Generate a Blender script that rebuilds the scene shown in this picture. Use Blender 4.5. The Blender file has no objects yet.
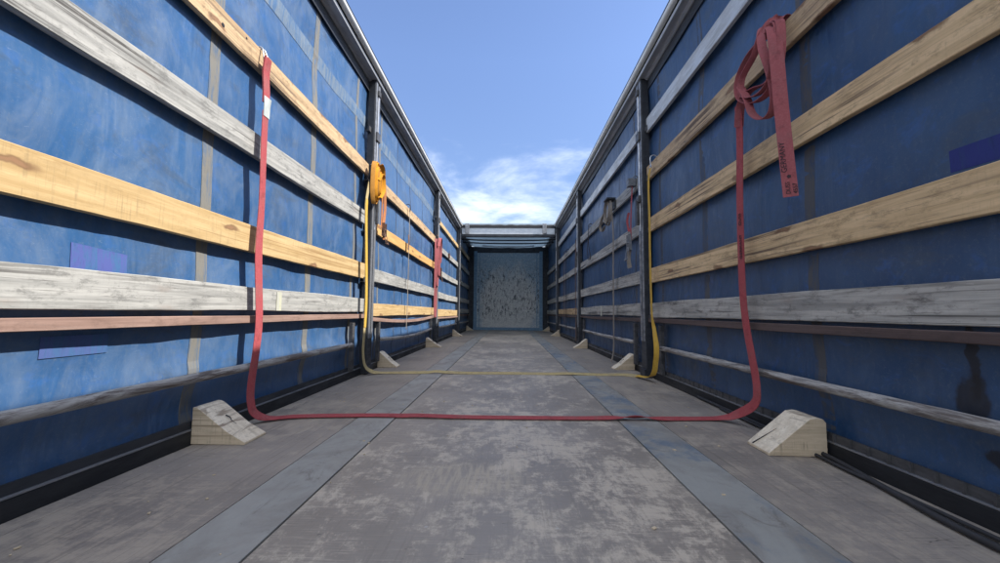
import bpy, bmesh, math, random
from mathutils import Vector, Matrix, noise
random.seed(7)
S = bpy.context.scene
COL = S.collection

# ------------------------------------------------------------------ camera
cam = bpy.data.objects.new('camera', bpy.data.cameras.new('camera'))
COL.objects.link(cam); S.camera = cam
cam.data.sensor_width = 36; cam.data.lens = 14.4
cam.data.clip_start = 0.02; cam.data.clip_end = 6000
_f = 400.0
yaw, pitch, roll = math.atan(9/_f), math.atan(31.5/_f), math.radians(0.5)
fw = Vector((-math.sin(yaw)*math.cos(pitch), math.cos(yaw)*math.cos(pitch), math.sin(pitch)))
rt = fw.cross(Vector((0, 0, 1))).normalized(); up = rt.cross(fw)
r2 = rt*math.cos(roll)+up*math.sin(roll); u2 = up*math.cos(roll)-rt*math.sin(roll)
m = Matrix((r2, u2, -fw)).transposed().to_4x4(); m.translation = Vector((.026, 0, .528))
cam.matrix_world = m

# ------------------------------------------------------------------ light
SUN = Vector((1.0, -0.16, 1.03)).normalized()
elev = math.asin(SUN.z); azi = math.atan2(SUN.x, SUN.y)
W = bpy.data.worlds.new('World'); S.world = W; W.use_nodes = True
nt = W.node_tree; nt.nodes.clear()
out = nt.nodes.new('ShaderNodeOutputWorld'); bg = nt.nodes.new('ShaderNodeBackground')
sky = nt.nodes.new('ShaderNodeTexSky'); sky.sky_type = 'NISHITA'; sky.sun_disc = False
sky.sun_elevation = elev; sky.sun_rotation = azi; sky.air_density = 1.0; sky.dust_density = 0.6; sky.ozone_density = 1.2
tc = nt.nodes.new('ShaderNodeTexCoord')
def wn(t, **k):
    n = nt.nodes.new(t)
    for a, b in k.items(): setattr(n, a, b)
    return n
sep = wn('ShaderNodeSeparateXYZ'); nt.links.new(tc.outputs['Generated'], sep.inputs[0])
# clouds: project the direction on a high plane so they flatten towards the horizon
addz = wn('ShaderNodeMath', operation='ADD'); nt.links.new(sep.outputs[2], addz.inputs[0]); addz.inputs[1].default_value = .12
dx = wn('ShaderNodeMath', operation='DIVIDE'); nt.links.new(sep.outputs[0], dx.inputs[0]); nt.links.new(addz.outputs[0], dx.inputs[1])
dy = wn('ShaderNodeMath', operation='DIVIDE'); nt.links.new(sep.outputs[1], dy.inputs[0]); nt.links.new(addz.outputs[0], dy.inputs[1])
cmb = wn('ShaderNodeCombineXYZ'); nt.links.new(dx.outputs[0], cmb.inputs[0]); nt.links.new(dy.outputs[0], cmb.inputs[1])
cn = wn('ShaderNodeTexNoise'); cn.inputs['Scale'].default_value = 1.5; cn.inputs['Detail'].default_value = 9; cn.inputs['Roughness'].default_value = .6; cn.inputs['Distortion'].default_value = .25
nt.links.new(cmb.outputs[0], cn.inputs['Vector'])
elr = wn('ShaderNodeMapRange'); nt.links.new(sep.outputs[2], elr.inputs[0])
elr.inputs[1].default_value = .50; elr.inputs[2].default_value = .16; elr.inputs[3].default_value = -.17; elr.inputs[4].default_value = .25
ad = wn('ShaderNodeMath', operation='ADD'); nt.links.new(cn.outputs['Fac'], ad.inputs[0]); nt.links.new(elr.outputs[0], ad.inputs[1])
# unseen white cloud added overhead and behind camera as fill light, clear blue ahead
zr = wn('ShaderNodeMapRange', interpolation_type='SMOOTHSTEP'); nt.links.new(sep.outputs[2], zr.inputs[0]); zr.inputs[1].default_value = .68; zr.inputs[2].default_value = .86; zr.inputs[4].default_value = .42
br = wn('ShaderNodeMapRange', interpolation_type='SMOOTHSTEP'); nt.links.new(sep.outputs[1], br.inputs[0]); br.inputs[1].default_value = .15; br.inputs[2].default_value = -.35; br.inputs[4].default_value = .48
mxx = wn('ShaderNodeMath', operation='MAXIMUM'); nt.links.new(zr.outputs[0], mxx.inputs[0]); nt.links.new(br.outputs[0], mxx.inputs[1])
ad2 = wn('ShaderNodeMath', operation='ADD'); nt.links.new(ad.outputs[0], ad2.inputs[0]); nt.links.new(mxx.outputs[0], ad2.inputs[1])
cr = wn('ShaderNodeMapRange', interpolation_type='SMOOTHSTEP'); nt.links.new(ad2.outputs[0], cr.inputs[0])
cr.inputs[1].default_value = .46; cr.inputs[2].default_value = .86; cr.inputs[4].default_value = .82
hs = wn('ShaderNodeMix', data_type='RGBA', blend_type='MULTIPLY'); hs.inputs[0].default_value = 1; hs.inputs[7].default_value = (.78, .80, .92, 1)
lowr = wn('ShaderNodeMapRange'); nt.links.new(sep.outputs[2], lowr.inputs[0]); lowr.inputs[1].default_value = .05; lowr.inputs[2].default_value = .55; lowr.inputs[3].default_value = .58; lowr.inputs[4].default_value = .90
hz = wn('ShaderNodeMix', data_type='RGBA', blend_type='MULTIPLY'); hz.inputs[0].default_value = 1; nt.links.new(sky.outputs[0], hz.inputs[6]); nt.links.new(lowr.outputs[0], hz.inputs[7])
nt.links.new(hz.outputs[2], hs.inputs[6])
mx = wn('ShaderNodeMix', data_type='RGBA'); nt.links.new(cr.outputs[0], mx.inputs[0]); nt.links.new(hs.outputs[2], mx.inputs[6]); mx.inputs[7].default_value = (5.0, 5.3, 5.75, 1)
nt.links.new(mx.outputs[2], bg.inputs[0]); bg.inputs[1].default_value = .115
nt.links.new(bg.outputs[0], out.inputs[0])
sl = bpy.data.lights.new('sun', 'SUN'); sl.energy = 3.0; sl.angle = math.radians(.53); sl.color = (1, .95, .87)
so = bpy.data.objects.new('sun', sl); COL.objects.link(so); so.location = (20, -4, 20)
so.rotation_euler = SUN.to_track_quat('Z', 'Y').to_euler()
S.view_settings.view_transform = 'Standard'; S.view_settings.look = 'None'
S.view_settings.exposure = 1.5; S.view_settings.gamma = 1; S.view_settings.use_curve_mapping = False
S.render.engine = 'CYCLES'
S.cycles.max_bounces = 8; S.cycles.diffuse_bounces = 5

# ------------------------------------------------------------------ materials
class M:
    def __init__(s, name):
        s.m = bpy.data.materials.new(name); s.m.use_nodes = True; s.t = s.m.node_tree
        s.b = s.t.nodes['Principled BSDF']; s.b.inputs['Specular IOR Level'].default_value = .4
    def n(s, t, ins=None, **k):
        n = s.t.nodes.new(t)
        for a, b in k.items(): setattr(n, a, b)
        for a, b in (ins or {}).items():
            if isinstance(b, bpy.types.NodeSocket): s.t.links.new(b, n.inputs[a])
            else: n.inputs[a].default_value = b
        return n
    def coord(s, scale=(1, 1, 1), rand=True, world=False, rot=(0, 0, 0)):
        if world: v = s.n('ShaderNodeNewGeometry').outputs['Position']
        else: v = s.n('ShaderNodeTexCoord').outputs['Object']
        if rand:
            oi = s.n('ShaderNodeObjectInfo').outputs['Random']
            k = s.n('ShaderNodeMath', {0: oi, 1: 53.0}, operation='MULTIPLY').outputs[0]
            v = s.n('ShaderNodeVectorMath', {0: v, 1: k}, operation='ADD').outputs[0]
        return s.n('ShaderNodeMapping', {'Vector': v, 'Scale': scale, 'Rotation': rot}).outputs[0]
    def noise(s, v, sc, det=6, ro=.6, dist=0):
        return s.n('ShaderNodeTexNoise', {'Vector': v, 'Scale': sc, 'Detail': det, 'Roughness': ro, 'Distortion': dist}).outputs['Fac']
    def ramp(s, f, a, b, lo=0, hi=1, smooth=True):
        return s.n('ShaderNodeMapRange', {0: f, 1: a, 2: b, 3: lo, 4: hi}, interpolation_type='SMOOTHSTEP' if smooth else 'LINEAR').outputs[0]
    def mul(s, a, b): return s.n('ShaderNodeMath', {0: a, 1: b}, operation='MULTIPLY').outputs[0]
    def add(s, a, b): return s.n('ShaderNodeMath', {0: a, 1: b}, operation='ADD').outputs[0]
    def mix(s, f, a, b, mode='MIX'):
        def c(v): return v if isinstance(v, bpy.types.NodeSocket) else (*v, 1)
        return s.n('ShaderNodeMix', {0: f, 6: c(a), 7: c(b)}, data_type='RGBA', blend_type=mode).outputs[2]
    def out(s, col=None, rough=.6, metal=0, bump=None, bs=.3, bd=.002, spec=None):
        i = s.b.inputs
        for k, v in (('Base Color', col), ('Roughness', rough), ('Metallic', metal)):
            if v is None: continue
            if isinstance(v, bpy.types.NodeSocket): s.t.links.new(v, i[k])
            else: i[k].default_value = (*v, 1) if k == 'Base Color' else v
        if spec is not None: i['Specular IOR Level'].default_value = spec
        if bump is not None:
            bn = s.n('ShaderNodeBump', {'Height': bump, 'Strength': bs, 'Distance': bd})
            s.t.links.new(bn.outputs[0], i['Normal'])
        return s.m

def wood(name, c1, c2, dark, streak=.5, blotch=.3, blotch_c=(.12, .11, .10), saw=.35, knots=1.0, rough=.75, along_x=False):
    w = M(name)
    if along_x:
        c0 = w.coord
        w.coord = lambda sc=(1, 1, 1), **k: c0((sc[1], sc[0], sc[2]), **k)
    g = w.noise(w.coord((26, 1.1, 26)), 1.6, 8, .62, .6)
    col = w.mix(w.ramp(g, .32, .68), c1, c2)
    rg = w.noise(w.coord((3, .55, 34)), 1.2, 6, .55, 1.4)
    gt = w.ramp(w.noise(w.coord((1, 1.1, 3)), 1.5, 3, .5), .42, .62)
    col = w.mix(w.mul(w.mul(w.ramp(rg, .52, .62), gt), streak), col, dark)
    fine = w.noise(w.coord((60, 2.2, 120)), 1.8, 5, .7)
    col = w.mix(w.ramp(fine, .56, .74, 0, streak), col, dark)
    sv = w.noise(w.coord((8, 130, 5)), 1.0, 5, .7)
    sg = w.ramp(w.noise(w.coord((1, 2, 18)), 1.5, 4, .6), .38, .6)
    col = w.mix(w.mul(w.ramp(sv, .50, .68, 0, saw), sg), col, tuple(a*.5 for a in c1))
    bl = w.noise(w.coord((6, 2.2, 12)), 1.5, 9, .72, .4)
    col = w.mix(w.ramp(bl, .56, .72, 0, blotch), col, blotch_c)
    mo = w.noise(w.coord((9, 7, 16)), 1.4, 10, .8, .2)
    col = w.mix(w.ramp(mo, .50, .64, 0, blotch*.8), col, tuple(a*.55 for a in c2))
    hi = w.noise(w.coord((12, 5, 40)), 1.7, 6, .75)
    col = w.mix(w.ramp(hi, .57, .70, 0, .35), col, tuple(min(1, a*1.25) for a in c1))
    kc = w.n('ShaderNodeVectorMath', {0: w.coord((0.01, 1.7, 7.0)), 1: w.n('ShaderNodeVectorMath', {0: w.n('ShaderNodeTexNoise', {'Vector': w.coord(), 'Scale': 14.0, 'Detail': 3.0}).outputs['Color'], 1: (0, .12, .35)}, operation='MULTIPLY').outputs[0]}, operation='ADD').outputs[0]
    ks = w.n('ShaderNodeSeparateXYZ', {0: kc})
    kv = w.n('ShaderNodeTexVoronoi', {'Vector': w.n('ShaderNodeCombineXYZ', {0: ks.outputs[1], 1: ks.outputs[2]}).outputs[0], 'Scale': 1.0, 'Randomness': 1.0}, voronoi_dimensions='2D').outputs['Distance']
    kn = w.ramp(kv, .12, .06, 0, knots)
    col = w.mix(w.mul(kn, .75), col, (.13, .06, .03))
    core = w.ramp(kv, .06, .03, 0, knots)
    col = w.mix(w.mul(core, .6), col, (.28, .15, .08))
    b = w.add(w.mul(g, .6), w.mul(fine, .7)); b = w.add(b, w.mul(sv, .3))
    return w.out(col, rough, 0, b, .35, .002)

MAT = {}
MAT['pine'] = wood('fresh_pine', (.53, .385, .20), (.39, .265, .12), (.26, .15, .06), .65, .3, (.26, .18, .1), .6)
MAT['pine_o'] = wood('orange_pine', (.62, .38, .15), (.48, .27, .09), (.30, .14, .05), .4, .15, (.25, .17, .1), .4)
MAT['used'] = wood('handled_pine', (.56, .40, .235), (.37, .255, .145), (.10, .065, .045), .9, 1.0, (.10, .085, .07), .25)
MAT['used_l'] = wood('dusty_pine', (.74, .53, .30), (.52, .36, .19), (.13, .085, .055), .9, .85, (.13, .105, .08), .25)
MAT['grey'] = wood('weathered_board', (.40, .395, .375), (.235, .235, .225), (.07, .066, .062), 1.0, .9, (.12, .115, .11), .3, .12)
MAT['greyd'] = wood('dirty_grey_board', (.50, .475, .43), (.26, .25, .23), (.06, .055, .05), 1.0, 1.0, (.08, .075, .07), .2, .15)
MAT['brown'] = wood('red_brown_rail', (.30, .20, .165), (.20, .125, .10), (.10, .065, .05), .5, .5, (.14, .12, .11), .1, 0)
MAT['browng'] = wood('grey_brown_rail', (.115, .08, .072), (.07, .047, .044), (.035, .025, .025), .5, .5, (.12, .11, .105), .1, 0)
MAT['chock'] = wood('chock_wood', (.66, .54, .39), (.52, .42, .29), (.27, .20, .13), .8, .3, (.26, .22, .17), .9, .2, along_x=True)
MAT['chock_top'] = wood('chock_pale_top', (.80, .71, .57), (.64, .55, .42), (.24, .18, .13), .9, .45, (.24, .2, .15), .3, .3, along_x=True)

def metal(name, c, c2, rough=.45, met=.7, scr=.5, world=False):
    w = M(name)
    n1 = w.noise(w.coord((4, 1.2, 6)), 3, 8, .7)
    n2 = w.noise(w.coord((30, 1.5, 60)), 2, 5, .7)
    sp = w.noise(w.coord((14, 9, 18)), 3, 4, .8, 1.5)
    col = w.mix(w.ramp(n1, .35, .65), c, c2)
    col = w.mix(w.ramp(n2, .55, .72, 0, scr), col, tuple(a*.35 for a in c))
    col = w.mix(w.ramp(sp, .6, .7, 0, scr*.7), col, tuple(min(1, a*1.5) for a in c))
    r = w.ramp(n1, .3, .7, rough-.12, rough+.2)
    return w.out(col, r, met, w.add(n1, n2), .15, .002)
MAT['alu'] = metal('scuffed_aluminium', (.62, .63, .65), (.45, .46, .48), .38, .75)
MAT['railm'] = metal('dull_rail', (.36, .37, .39), (.27, .28, .30), .5, .15, .5)
MAT['lip'] = metal('bright_lip', (.72, .72, .70), (.60, .60, .58), .4, .2, .2)
MAT['alup'] = metal('aluminium_slat', (.60, .60, .58), (.42, .42, .41), .5, .35, .8)
MAT['galv'] = metal('galvanised_steel', (.30, .31, .33), (.17, .18, .20), .5, .6)
MAT['dark'] = metal('dark_steel', (.045, .05, .06), (.03, .033, .04), .5, .3, .3)
MAT['darker'] = metal('black_rail', (.022, .024, .028), (.014, .015, .018), .55, .1, .3)
MAT['upr'] = metal('grimy_steel', (.11, .11, .115), (.06, .06, .065), .55, .4, .5)
MAT['beam'] = metal('pale_beam', (.60, .64, .68), (.50, .55, .60), .55, .1, .3)
MAT['rust'] = metal('rusty_steel', (.20, .11, .075), (.13, .085, .07), .7, .2, .4)

def rubber():
    w = M('black_rubber'); n = w.noise(w.coord((3, 3, 3)), 8)
    return w.out(w.mix(n, (.015, .015, .017), (.045, .045, .05)), .7, 0, n, .2)
MAT['rubber'] = rubber()

def tarp(name, dust, seed, g=1.0, stain=()):
    w = M(name)
    v = w.coord((1, 1, 1), rand=False)
    v = w.n('ShaderNodeVectorMath', {0: v, 1: (seed, seed*2, 0)}, operation='ADD').outputs[0]
    mp = lambda s: w.n('ShaderNodeMapping', {'Vector': v, 'Scale': s}).outputs[0]
    big = w.noise(mp((1, 1.3, .9)), 1.3, 8, .62, .5)
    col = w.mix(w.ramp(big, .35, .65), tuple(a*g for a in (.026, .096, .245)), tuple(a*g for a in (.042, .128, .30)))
    d1 = w.noise(mp((1, 2.2, 1.4)), 2.1, 12, .75, .8)
    col = w.mix(w.ramp(d1, .38, .68, 0, dust), col, (.22, .26, .30))
    vs = w.noise(mp((1, 16, .7)), 1.4, 8, .7)
    col = w.mix(w.ramp(vs, .46, .72, 0, dust*.45), col, (.17, .205, .235))
    gm = w.noise(mp((1, 1.5, 3.2)), 1.8, 11, .75, .5)
    col = w.mix(w.ramp(gm, .50, .66, 0, .45), col, (.055, .068, .082))
    dn = w.noise(mp((1, 28, 24)), 2.2, 6, .8)
    col = w.mix(w.ramp(dn, .52, .68, 0, .28), col, (.13, .16, .19))
    cl = w.noise(mp((1, 4, 5)), 2.2, 8, .68, 1.5)
    col = w.mix(w.ramp(cl, .52, .70, 0, .30), col, (.026, .115, .37))
    sw = w.noise(mp((1, 3.2, 3.0)), 3.0, 4, .6, 3.2)
    sw = w.n('ShaderNodeMath', {0: w.n('ShaderNodeMath', {0: sw, 1: .5}, operation='SUBTRACT').outputs[0]}, operation='ABSOLUTE').outputs[0]
    gate = w.ramp(w.noise(mp((1, 1.5, 1.5)), 1.9, 4, .6), .45, .62)
    col = w.mix(w.mul(w.ramp(sw, .022, .0), w.mul(gate, dust*.35)), col, (.22, .29, .38))
    sc = w.noise(mp((1, 9, 30)), 2.5, 4, .75, 2.2)
    col = w.mix(w.ramp(sc, .62, .70, 0, dust*.8), col, (.33, .37, .40))
    fs = w.noise(mp((1, 60, 70)), 2.0, 3, .7)
    col = w.mix(w.ramp(fs, .60, .75, 0, dust*.6), col, (.36, .40, .43))
    blk = w.noise(mp((1, 2.6, 1.6)), 1.7, 9, .75, 1.8)
    col = w.mix(w.ramp(blk, .66, .74, 0, .4), col, (.015, .02, .03))
    if stain:
        dv = w.n('ShaderNodeVectorMath', {0: w.coord(rand=False), 1: w.n('ShaderNodeVectorMath', {0: w.n('ShaderNodeTexNoise', {'Vector': w.coord(rand=False), 'Scale': 22.0, 'Detail': 5.0}).outputs['Color'], 1: (0, .05, .08)}, operation='MULTIPLY').outputs[0]}, operation='ADD').outputs[0]
        for cy, cz, sy, sz in stain:
            q = w.n('ShaderNodeVectorMath', {0: w.n('ShaderNodeMapping', {'Vector': dv, 'Location': (0, -cy*sy, -cz*sz), 'Scale': (0, sy, sz)}).outputs[0]}, operation='LENGTH').outputs['Value']
            col = w.mix(w.ramp(q, 1.15, .75, 0, .85), col, (.012, .012, .015))
    wr = w.noise(mp((1, 3.4, 1.1)), 1.6, 3, .5, .9)
    wr2 = w.noise(mp((1, 22, 2)), 1.5, 4, .6)
    cr = w.n('ShaderNodeTexVoronoi', {'Vector': mp((1, 2.8, 2.2)), 'Scale': 1.6}, feature='DISTANCE_TO_EDGE').outputs['Distance']
    h = w.add(w.add(w.mul(wr, 1.0), w.mul(wr2, .05)), w.mul(w.ramp(cr, 0, .10), .02))
    rr = w.ramp(d1, .35, .7, .36, .62)
    return w.out(col, rr, 0, h, .5, .03, .5)
MAT['tarpL'] = tarp('blue_curtain_dusty_lit', .25, 0, .78)
MAT['tarpR'] = tarp('blue_curtain_shaded', .12, 7.3, .50, [(2.13, .35, 24, 15), (2.12, .46, 70, 9), (2.09, .21, 30, 30)])  # less dusty, and its base darkened: part of the shade is in the colour

def strip(name, c, c2, lo=.45, hi=.62):
    w = M(name)
    n = w.noise(w.coord((3, 14, 2.2)), 2.2, 8, .75, .6)
    f = w.noise(w.coord((8, 60, 14)), 2, 4, .7)
    col = w.mix(w.ramp(n, lo, hi), c, c2)
    col = w.mix(w.ramp(f, .5, .75, 0, .4), col, tuple(a*.5 for a in c))
    return w.out(col, .75, 0, f, .2)
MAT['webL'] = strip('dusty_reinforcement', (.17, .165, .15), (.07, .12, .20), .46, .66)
def worn_tube():
    w = M('worn_tube')
    a = w.noise(w.coord((14, 1.6, 14)), 2.0, 10, .78, .6); b = w.noise(w.coord((40, 2.5, 40)), 2.0, 5, .75)
    col = w.mix(w.ramp(a, .42, .60), (.42, .405, .385), (.115, .095, .085))
    col = w.mix(w.ramp(b, .52, .68, 0, .6), col, (.10, .09, .085))
    return w.out(col, .65, 0, w.add(a, b), .3)
MAT['tube'] = worn_tube()
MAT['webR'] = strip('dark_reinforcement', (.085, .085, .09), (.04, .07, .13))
MAT['bandL'] = strip('pale_band', (.15, .195, .25), (.06, .13, .25), .4, .6)
MAT['purple'] = strip('violet_patch', (.065, .085, .27), (.04, .11, .25), .45, .62)
MAT['navy'] = strip('indigo_patch', (.022, .032, .17), (.02, .05, .14), .5, .75)

def floor_ply(name, base, worn, amt, seed):
    w = M(name)
    v = w.n('ShaderNodeVectorMath', {0: w.coord(rand=False), 1: (seed, 0, 0)}, operation='ADD').outputs[0]
    mp = lambda s, r=(0, 0, 0): w.n('ShaderNodeMapping', {'Vector': v, 'Scale': s, 'Rotation': r}).outputs[0]
    a = w.noise(mp((1, 1, 1)), 1.6, 5, .6, .4)
    col = w.mix(w.ramp(a, .3, .7), base, tuple(x*1.35 for x in base))
    pa = w.noise(mp((1.9, 1.3, 1)), 4.2, 15, .80, .35)
    pb = w.noise(mp((5, 2.2, 1), (0, 0, .12)), 5.0, 10, .8, .2)
    pc = w.noise(mp((2.2, 6, 1)), 5.0, 10, .8, .2)
    p = w.add(w.add(w.mul(pa, .56), w.mul(pb, .22)), w.mul(pc, .22))
    pm = w.noise(mp((.7, .6, 1)), 1.4, 3, .5)
    pf = w.ramp(w.add(p, w.mul(pm, .34)), .645, .735)
    col = w.mix(w.mul(pf, amt), col, worn)
    p2 = w.noise(mp((9, 3, 1), (0, 0, .2)), 4, 9, .8, .6)
    col = w.mix(w.ramp(p2, .57, .68, 0, amt*.55), col, worn)
    for ang, sx_ in ((.15, 60), (1.4, 44), (-.6, 52)):
        fsn = w.noise(mp((1.6, sx_, 1), (0, 0, ang)), 2.2, 6, .75, .1)
        fg = w.ramp(w.noise(mp((1, 1, 1)), 2.6+abs(ang), 5, .65), .46, .6)
        col = w.mix(w.mul(w.ramp(fsn, .55, .66, 0, .55), fg), col, worn)
    gr = w.noise(mp((60, 2, 1)), 2, 5, .7)
    col = w.mix(w.ramp(gr, .5, .75, 0, .3), col, tuple(x*.5 for x in base))
    if amt < .8:
        ls = w.noise(mp((46, 1.1, 1)), 1.6, 7, .72)
        col = w.mix(w.ramp(ls, .52, .68, 0, .55), col, tuple(x*.55 for x in base))
        ls2 = w.noise(mp((30, .9, 1), (0, 0, .05)), 1.9, 8, .78)
        col = w.mix(w.ramp(ls2, .56, .66, 0, .6), col, worn)
    gx = w.noise(mp((3, 44, 1), (0, 0, .06)), 2, 5, .7)
    col = w.mix(w.ramp(gx, .56, .72, 0, .35), col, tuple(x*.55 for x in base))
    # dark drag scratches in several directions
    sc = None
    for ang, s0 in ((.5, 1.1), (-.9, 1.6), (1.35, 1.3)):
        t = w.noise(mp((1.2*s0, 34, 1), (0, 0, ang)), 1.5, 2, .5, .15)
        t = w.n('ShaderNodeMath', {0: w.n('ShaderNodeMath', {0: t, 1: .5}, operation='SUBTRACT').outputs[0]}, operation='ABSOLUTE').outputs[0]
        gate = w.ramp(w.noise(mp((2, 2, 1)), 2.3*s0, 2, .5), .56, .68)
        t = w.mul(w.ramp(t, .006, .0), gate)
        sc = t if sc is None else w.add(sc, t)
    col = w.mix(w.mul(sc, .85), col, tuple(x*.42 for x in base))
    dots = w.n('ShaderNodeTexVoronoi', {'Vector': mp((1, 1, 1)), 'Scale': 9.0}).outputs['Distance']
    col = w.mix(w.ramp(dots, .05, .03, 0, .5), col, (.5, .49, .47))
    if amt > .6:   # the scraped patch in the middle of the first panel
        loc = w.n('ShaderNodeMapping', {'Vector': w.coord(rand=False), 'Location': (.12, -1.32, 0)}).outputs[0]
        loc2 = w.n('ShaderNodeMapping', {'Vector': loc, 'Scale': (3.6, 5.5, 1)}).outputs[0]
        ln = w.n('ShaderNodeVectorMath', {0: loc2}, operation='LENGTH').outputs['Value']
        msk = w.ramp(w.add(ln, w.mul(p, .9)), 1.35, .95)
        col = w.mix(w.mul(msk, w.ramp(w.noise(w.n('ShaderNodeMapping', {'Vector': loc, 'Rotation': (0, 0, -.25), 'Scale': (34, 3.5, 1)}).outputs[0], 2.0, 6, .7), .42, .60, .1, .9)), col, (.42, .36, .28))
    h = w.add(w.mul(p, .5), w.mul(gx, .5)); h = w.add(h, w.mul(a, 1.0))
    r = w.ramp(p, .4, .7, .42, .7)
    return w.out(col, r, 0, h, .35, .004, .4)
MAT['plyC'] = floor_ply('worn_centre_ply', (.235, .208, .182), (.52, .455, .375), .95, 0)
MAT['plyS'] = floor_ply('side_ply', (.225, .200, .180), (.44, .38, .31), .6, 5.3)

def steel_strip():
    w = M('painted_steel_strip')
    v = w.coord(rand=False); mp = lambda s: w.n('ShaderNodeMapping', {'Vector': v, 'Scale': s}).outputs[0]
    a = w.noise(mp((2.2, 1.6, 1)), 1.7, 9, .68, .7)
    col = w.mix(w.ramp(a, .40, .60), (.315, .315, .30), (.245, .235, .22))
    b = w.noise(mp((5, 3, 1)), 2.0, 9, .75, 1.0)
    col = w.mix(w.ramp(b, .56, .68, 0, .8), col, (.17, .155, .14))
    sx = w.n('ShaderNodeSeparateXYZ', {0: v}).outputs[0]
    c = w.noise(mp((2, 1.5, 1)), 1.9, 7, .7)
    f = w.mul(w.ramp(c, .48, .62, 0, .75), w.ramp(sx, 0, .2))
    col = w.mix(f, col, (.12, .17, .235))
    d = w.noise(mp((3, 46, 1)), 2, 5, .7)
    col = w.mix(w.ramp(d, .55, .72, 0, .35), col, (.26, .28, .30))
    return w.out(col, w.ramp(b, .4, .7, .40, .68), .0, w.add(a, d), .25, .003, .5)
MAT['strip'] = steel_strip()

def headboard():
    w = M('scarred_headboard')
    v = w.coord(rand=False); mp = lambda s: w.n('ShaderNodeMapping', {'Vector': v, 'Scale': s}).outputs[0]
    s = w.n('ShaderNodeSeparateXYZ', {0: v})
    e = w.noise(mp((1, 1, 1)), 2.2, 6, .7)
    # bare grey centre, blue paint left towards the edges and the top
    ax = w.n('ShaderNodeMath', {0: s.outputs[0]}, operation='ABSOLUTE').outputs[0]
    edge = w.add(w.ramp(ax, .5, 1.0, 0, .45, False), w.ramp(s.outputs[2], 1.1, 2.3, 0, .55, False))
    bf = w.ramp(w.add(edge, w.mul(e, .9)), .62, .95)
    col = w.mix(bf, (.66, .66, .63), (.30, .42, .52))
    st = w.noise(mp((10, 1, 26)), 1.5, 7, .75, 1.2)
    col = w.mix(w.ramp(st, .5, .66, 0, .85), col, (.34, .39, .43))
    wh = w.noise(mp((6, 1, 14)), 1.6, 8, .8, 1.6)
    col = w.mix(w.ramp(wh, .60, .66, 0, .8), col, (.8, .8, .78))
    bk = w.noise(mp((15, 1, 4.5)), 1.25, 8, .75, 1.0)
    zz = w.mul(w.ramp(s.outputs[2], .1, .6), w.ramp(s.outputs[2], 2.4, 1.6))
    col = w.mix(w.mul(w.ramp(bk, .52, .57), w.mul(zz, .95)), col, (.03, .045, .06))
    hb = w.noise(mp((3, 1, 40)), 1.3, 8, .8, .4)
    col = w.mix(w.ramp(hb, .5, .62, 0, .7), col, (.30, .33, .35))
    wl = w.noise(mp((22, 1, 22)), 1.6, 6, .8, 1.0)
    col = w.mix(w.ramp(wl, .53, .60, 0, .9), col, (.82, .81, .77))
    return w.out(col, .7, 0, w.add(st, bk), .4, .01)
MAT['head'] = headboard()
MAT['hframe'] = metal('blue_frame', (.20, .34, .47), (.14, .24, .36), .55, 0, .5)

def webbing(name, c, dirt=(.10, .07, .06), amt=.4):
    w = M(name)
    v = w.coord(rand=False)
    wv = w.n('ShaderNodeTexWave', {'Vector': v, 'Scale': 190.0, 'Distortion': .4}, bands_direction='DIAGONAL').outputs['Fac']
    n = w.noise(w.coord((5, 5, 5)), 2.2, 8, .7)
    f = w.noise(w.coord((70, 70, 70)), 2, 3, .6)
    col = w.mix(w.ramp(n, .45, .7, 0, amt), c, dirt)
    col = w.mix(w.ramp(f, .45, .7, 0, .35), col, tuple(min(1, a*1.35+.03) for a in c))
    col = w.mix(w.mul(wv, .25), col, tuple(a*.45 for a in c))
    st = w.noise(w.coord((12, 12, 12)), 2.0, 6, .75)
    col = w.mix(w.ramp(st, .52, .66, 0, amt*.9), col, tuple(a*.45 for a in c))
    return w.out(col, .85, 0, wv, .3, .001, .2)
MAT['red'] = webbing('red_webbing', (.37, .075, .085), (.25, .13, .12), .5)
MAT['redp'] = webbing('faded_red_webbing', (.36, .105, .115), (.25, .13, .13), .5)
MAT['yel'] = webbing('yellow_webbing', (.58, .36, .06), (.42, .30, .14), .45)
MAT['yeld'] = webbing('dusty_yellow_webbing', (.46, .37, .19), (.30, .26, .2), .5)
MAT['orange'] = webbing('orange_webbing', (.62, .27, .02), (.40, .17, .03), .35)
MAT['greyw'] = webbing('grey_webbing', (.26, .23, .20), (.13, .11, .10), .5)
MAT['blackw'] = webbing('black_webbing', (.035, .03, .03), (.08, .05, .04), .4)
MAT['label'] = strip('pale_label', (.42, .45, .44), (.30, .33, .33))
MAT['ink'] = strip('faded_ink', (.035, .02, .03), (.06, .03, .035))
MAT['chalk'] = strip('chalk_mark', (.55, .54, .45), (.42, .41, .34))
MAT['paleg'] = strip('greenish_smear', (.48, .48, .34), (.40, .40, .36), .4, .6)
def roofmat():
    w = M('roof_tarp'); n = w.noise(w.coord(rand=False), 3, 6)
    w.out(w.mix(n, (.05, .07, .10), (.08, .10, .13)), .6)
    tr = w.n('ShaderNodeBsdfTranslucent', {'Color': (.6, .68, .75, 1)})
    mxs = w.n('ShaderNodeMixShader', {0: .65, 1: w.b.outputs[0], 2: tr.outputs[0]})
    w.t.links.new(mxs.outputs[0], w.t.nodes['Material Output'].inputs[0]); return w.m
MAT['roof'] = roofmat()
def ground():
    w = M('yard_asphalt'); n = w.noise(w.coord(rand=False), 3, 10, .7)
    return w.out(w.mix(n, (.04, .04, .042), (.08, .078, .075)), .9, 0, n, .3)
MAT['ground'] = ground()

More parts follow.
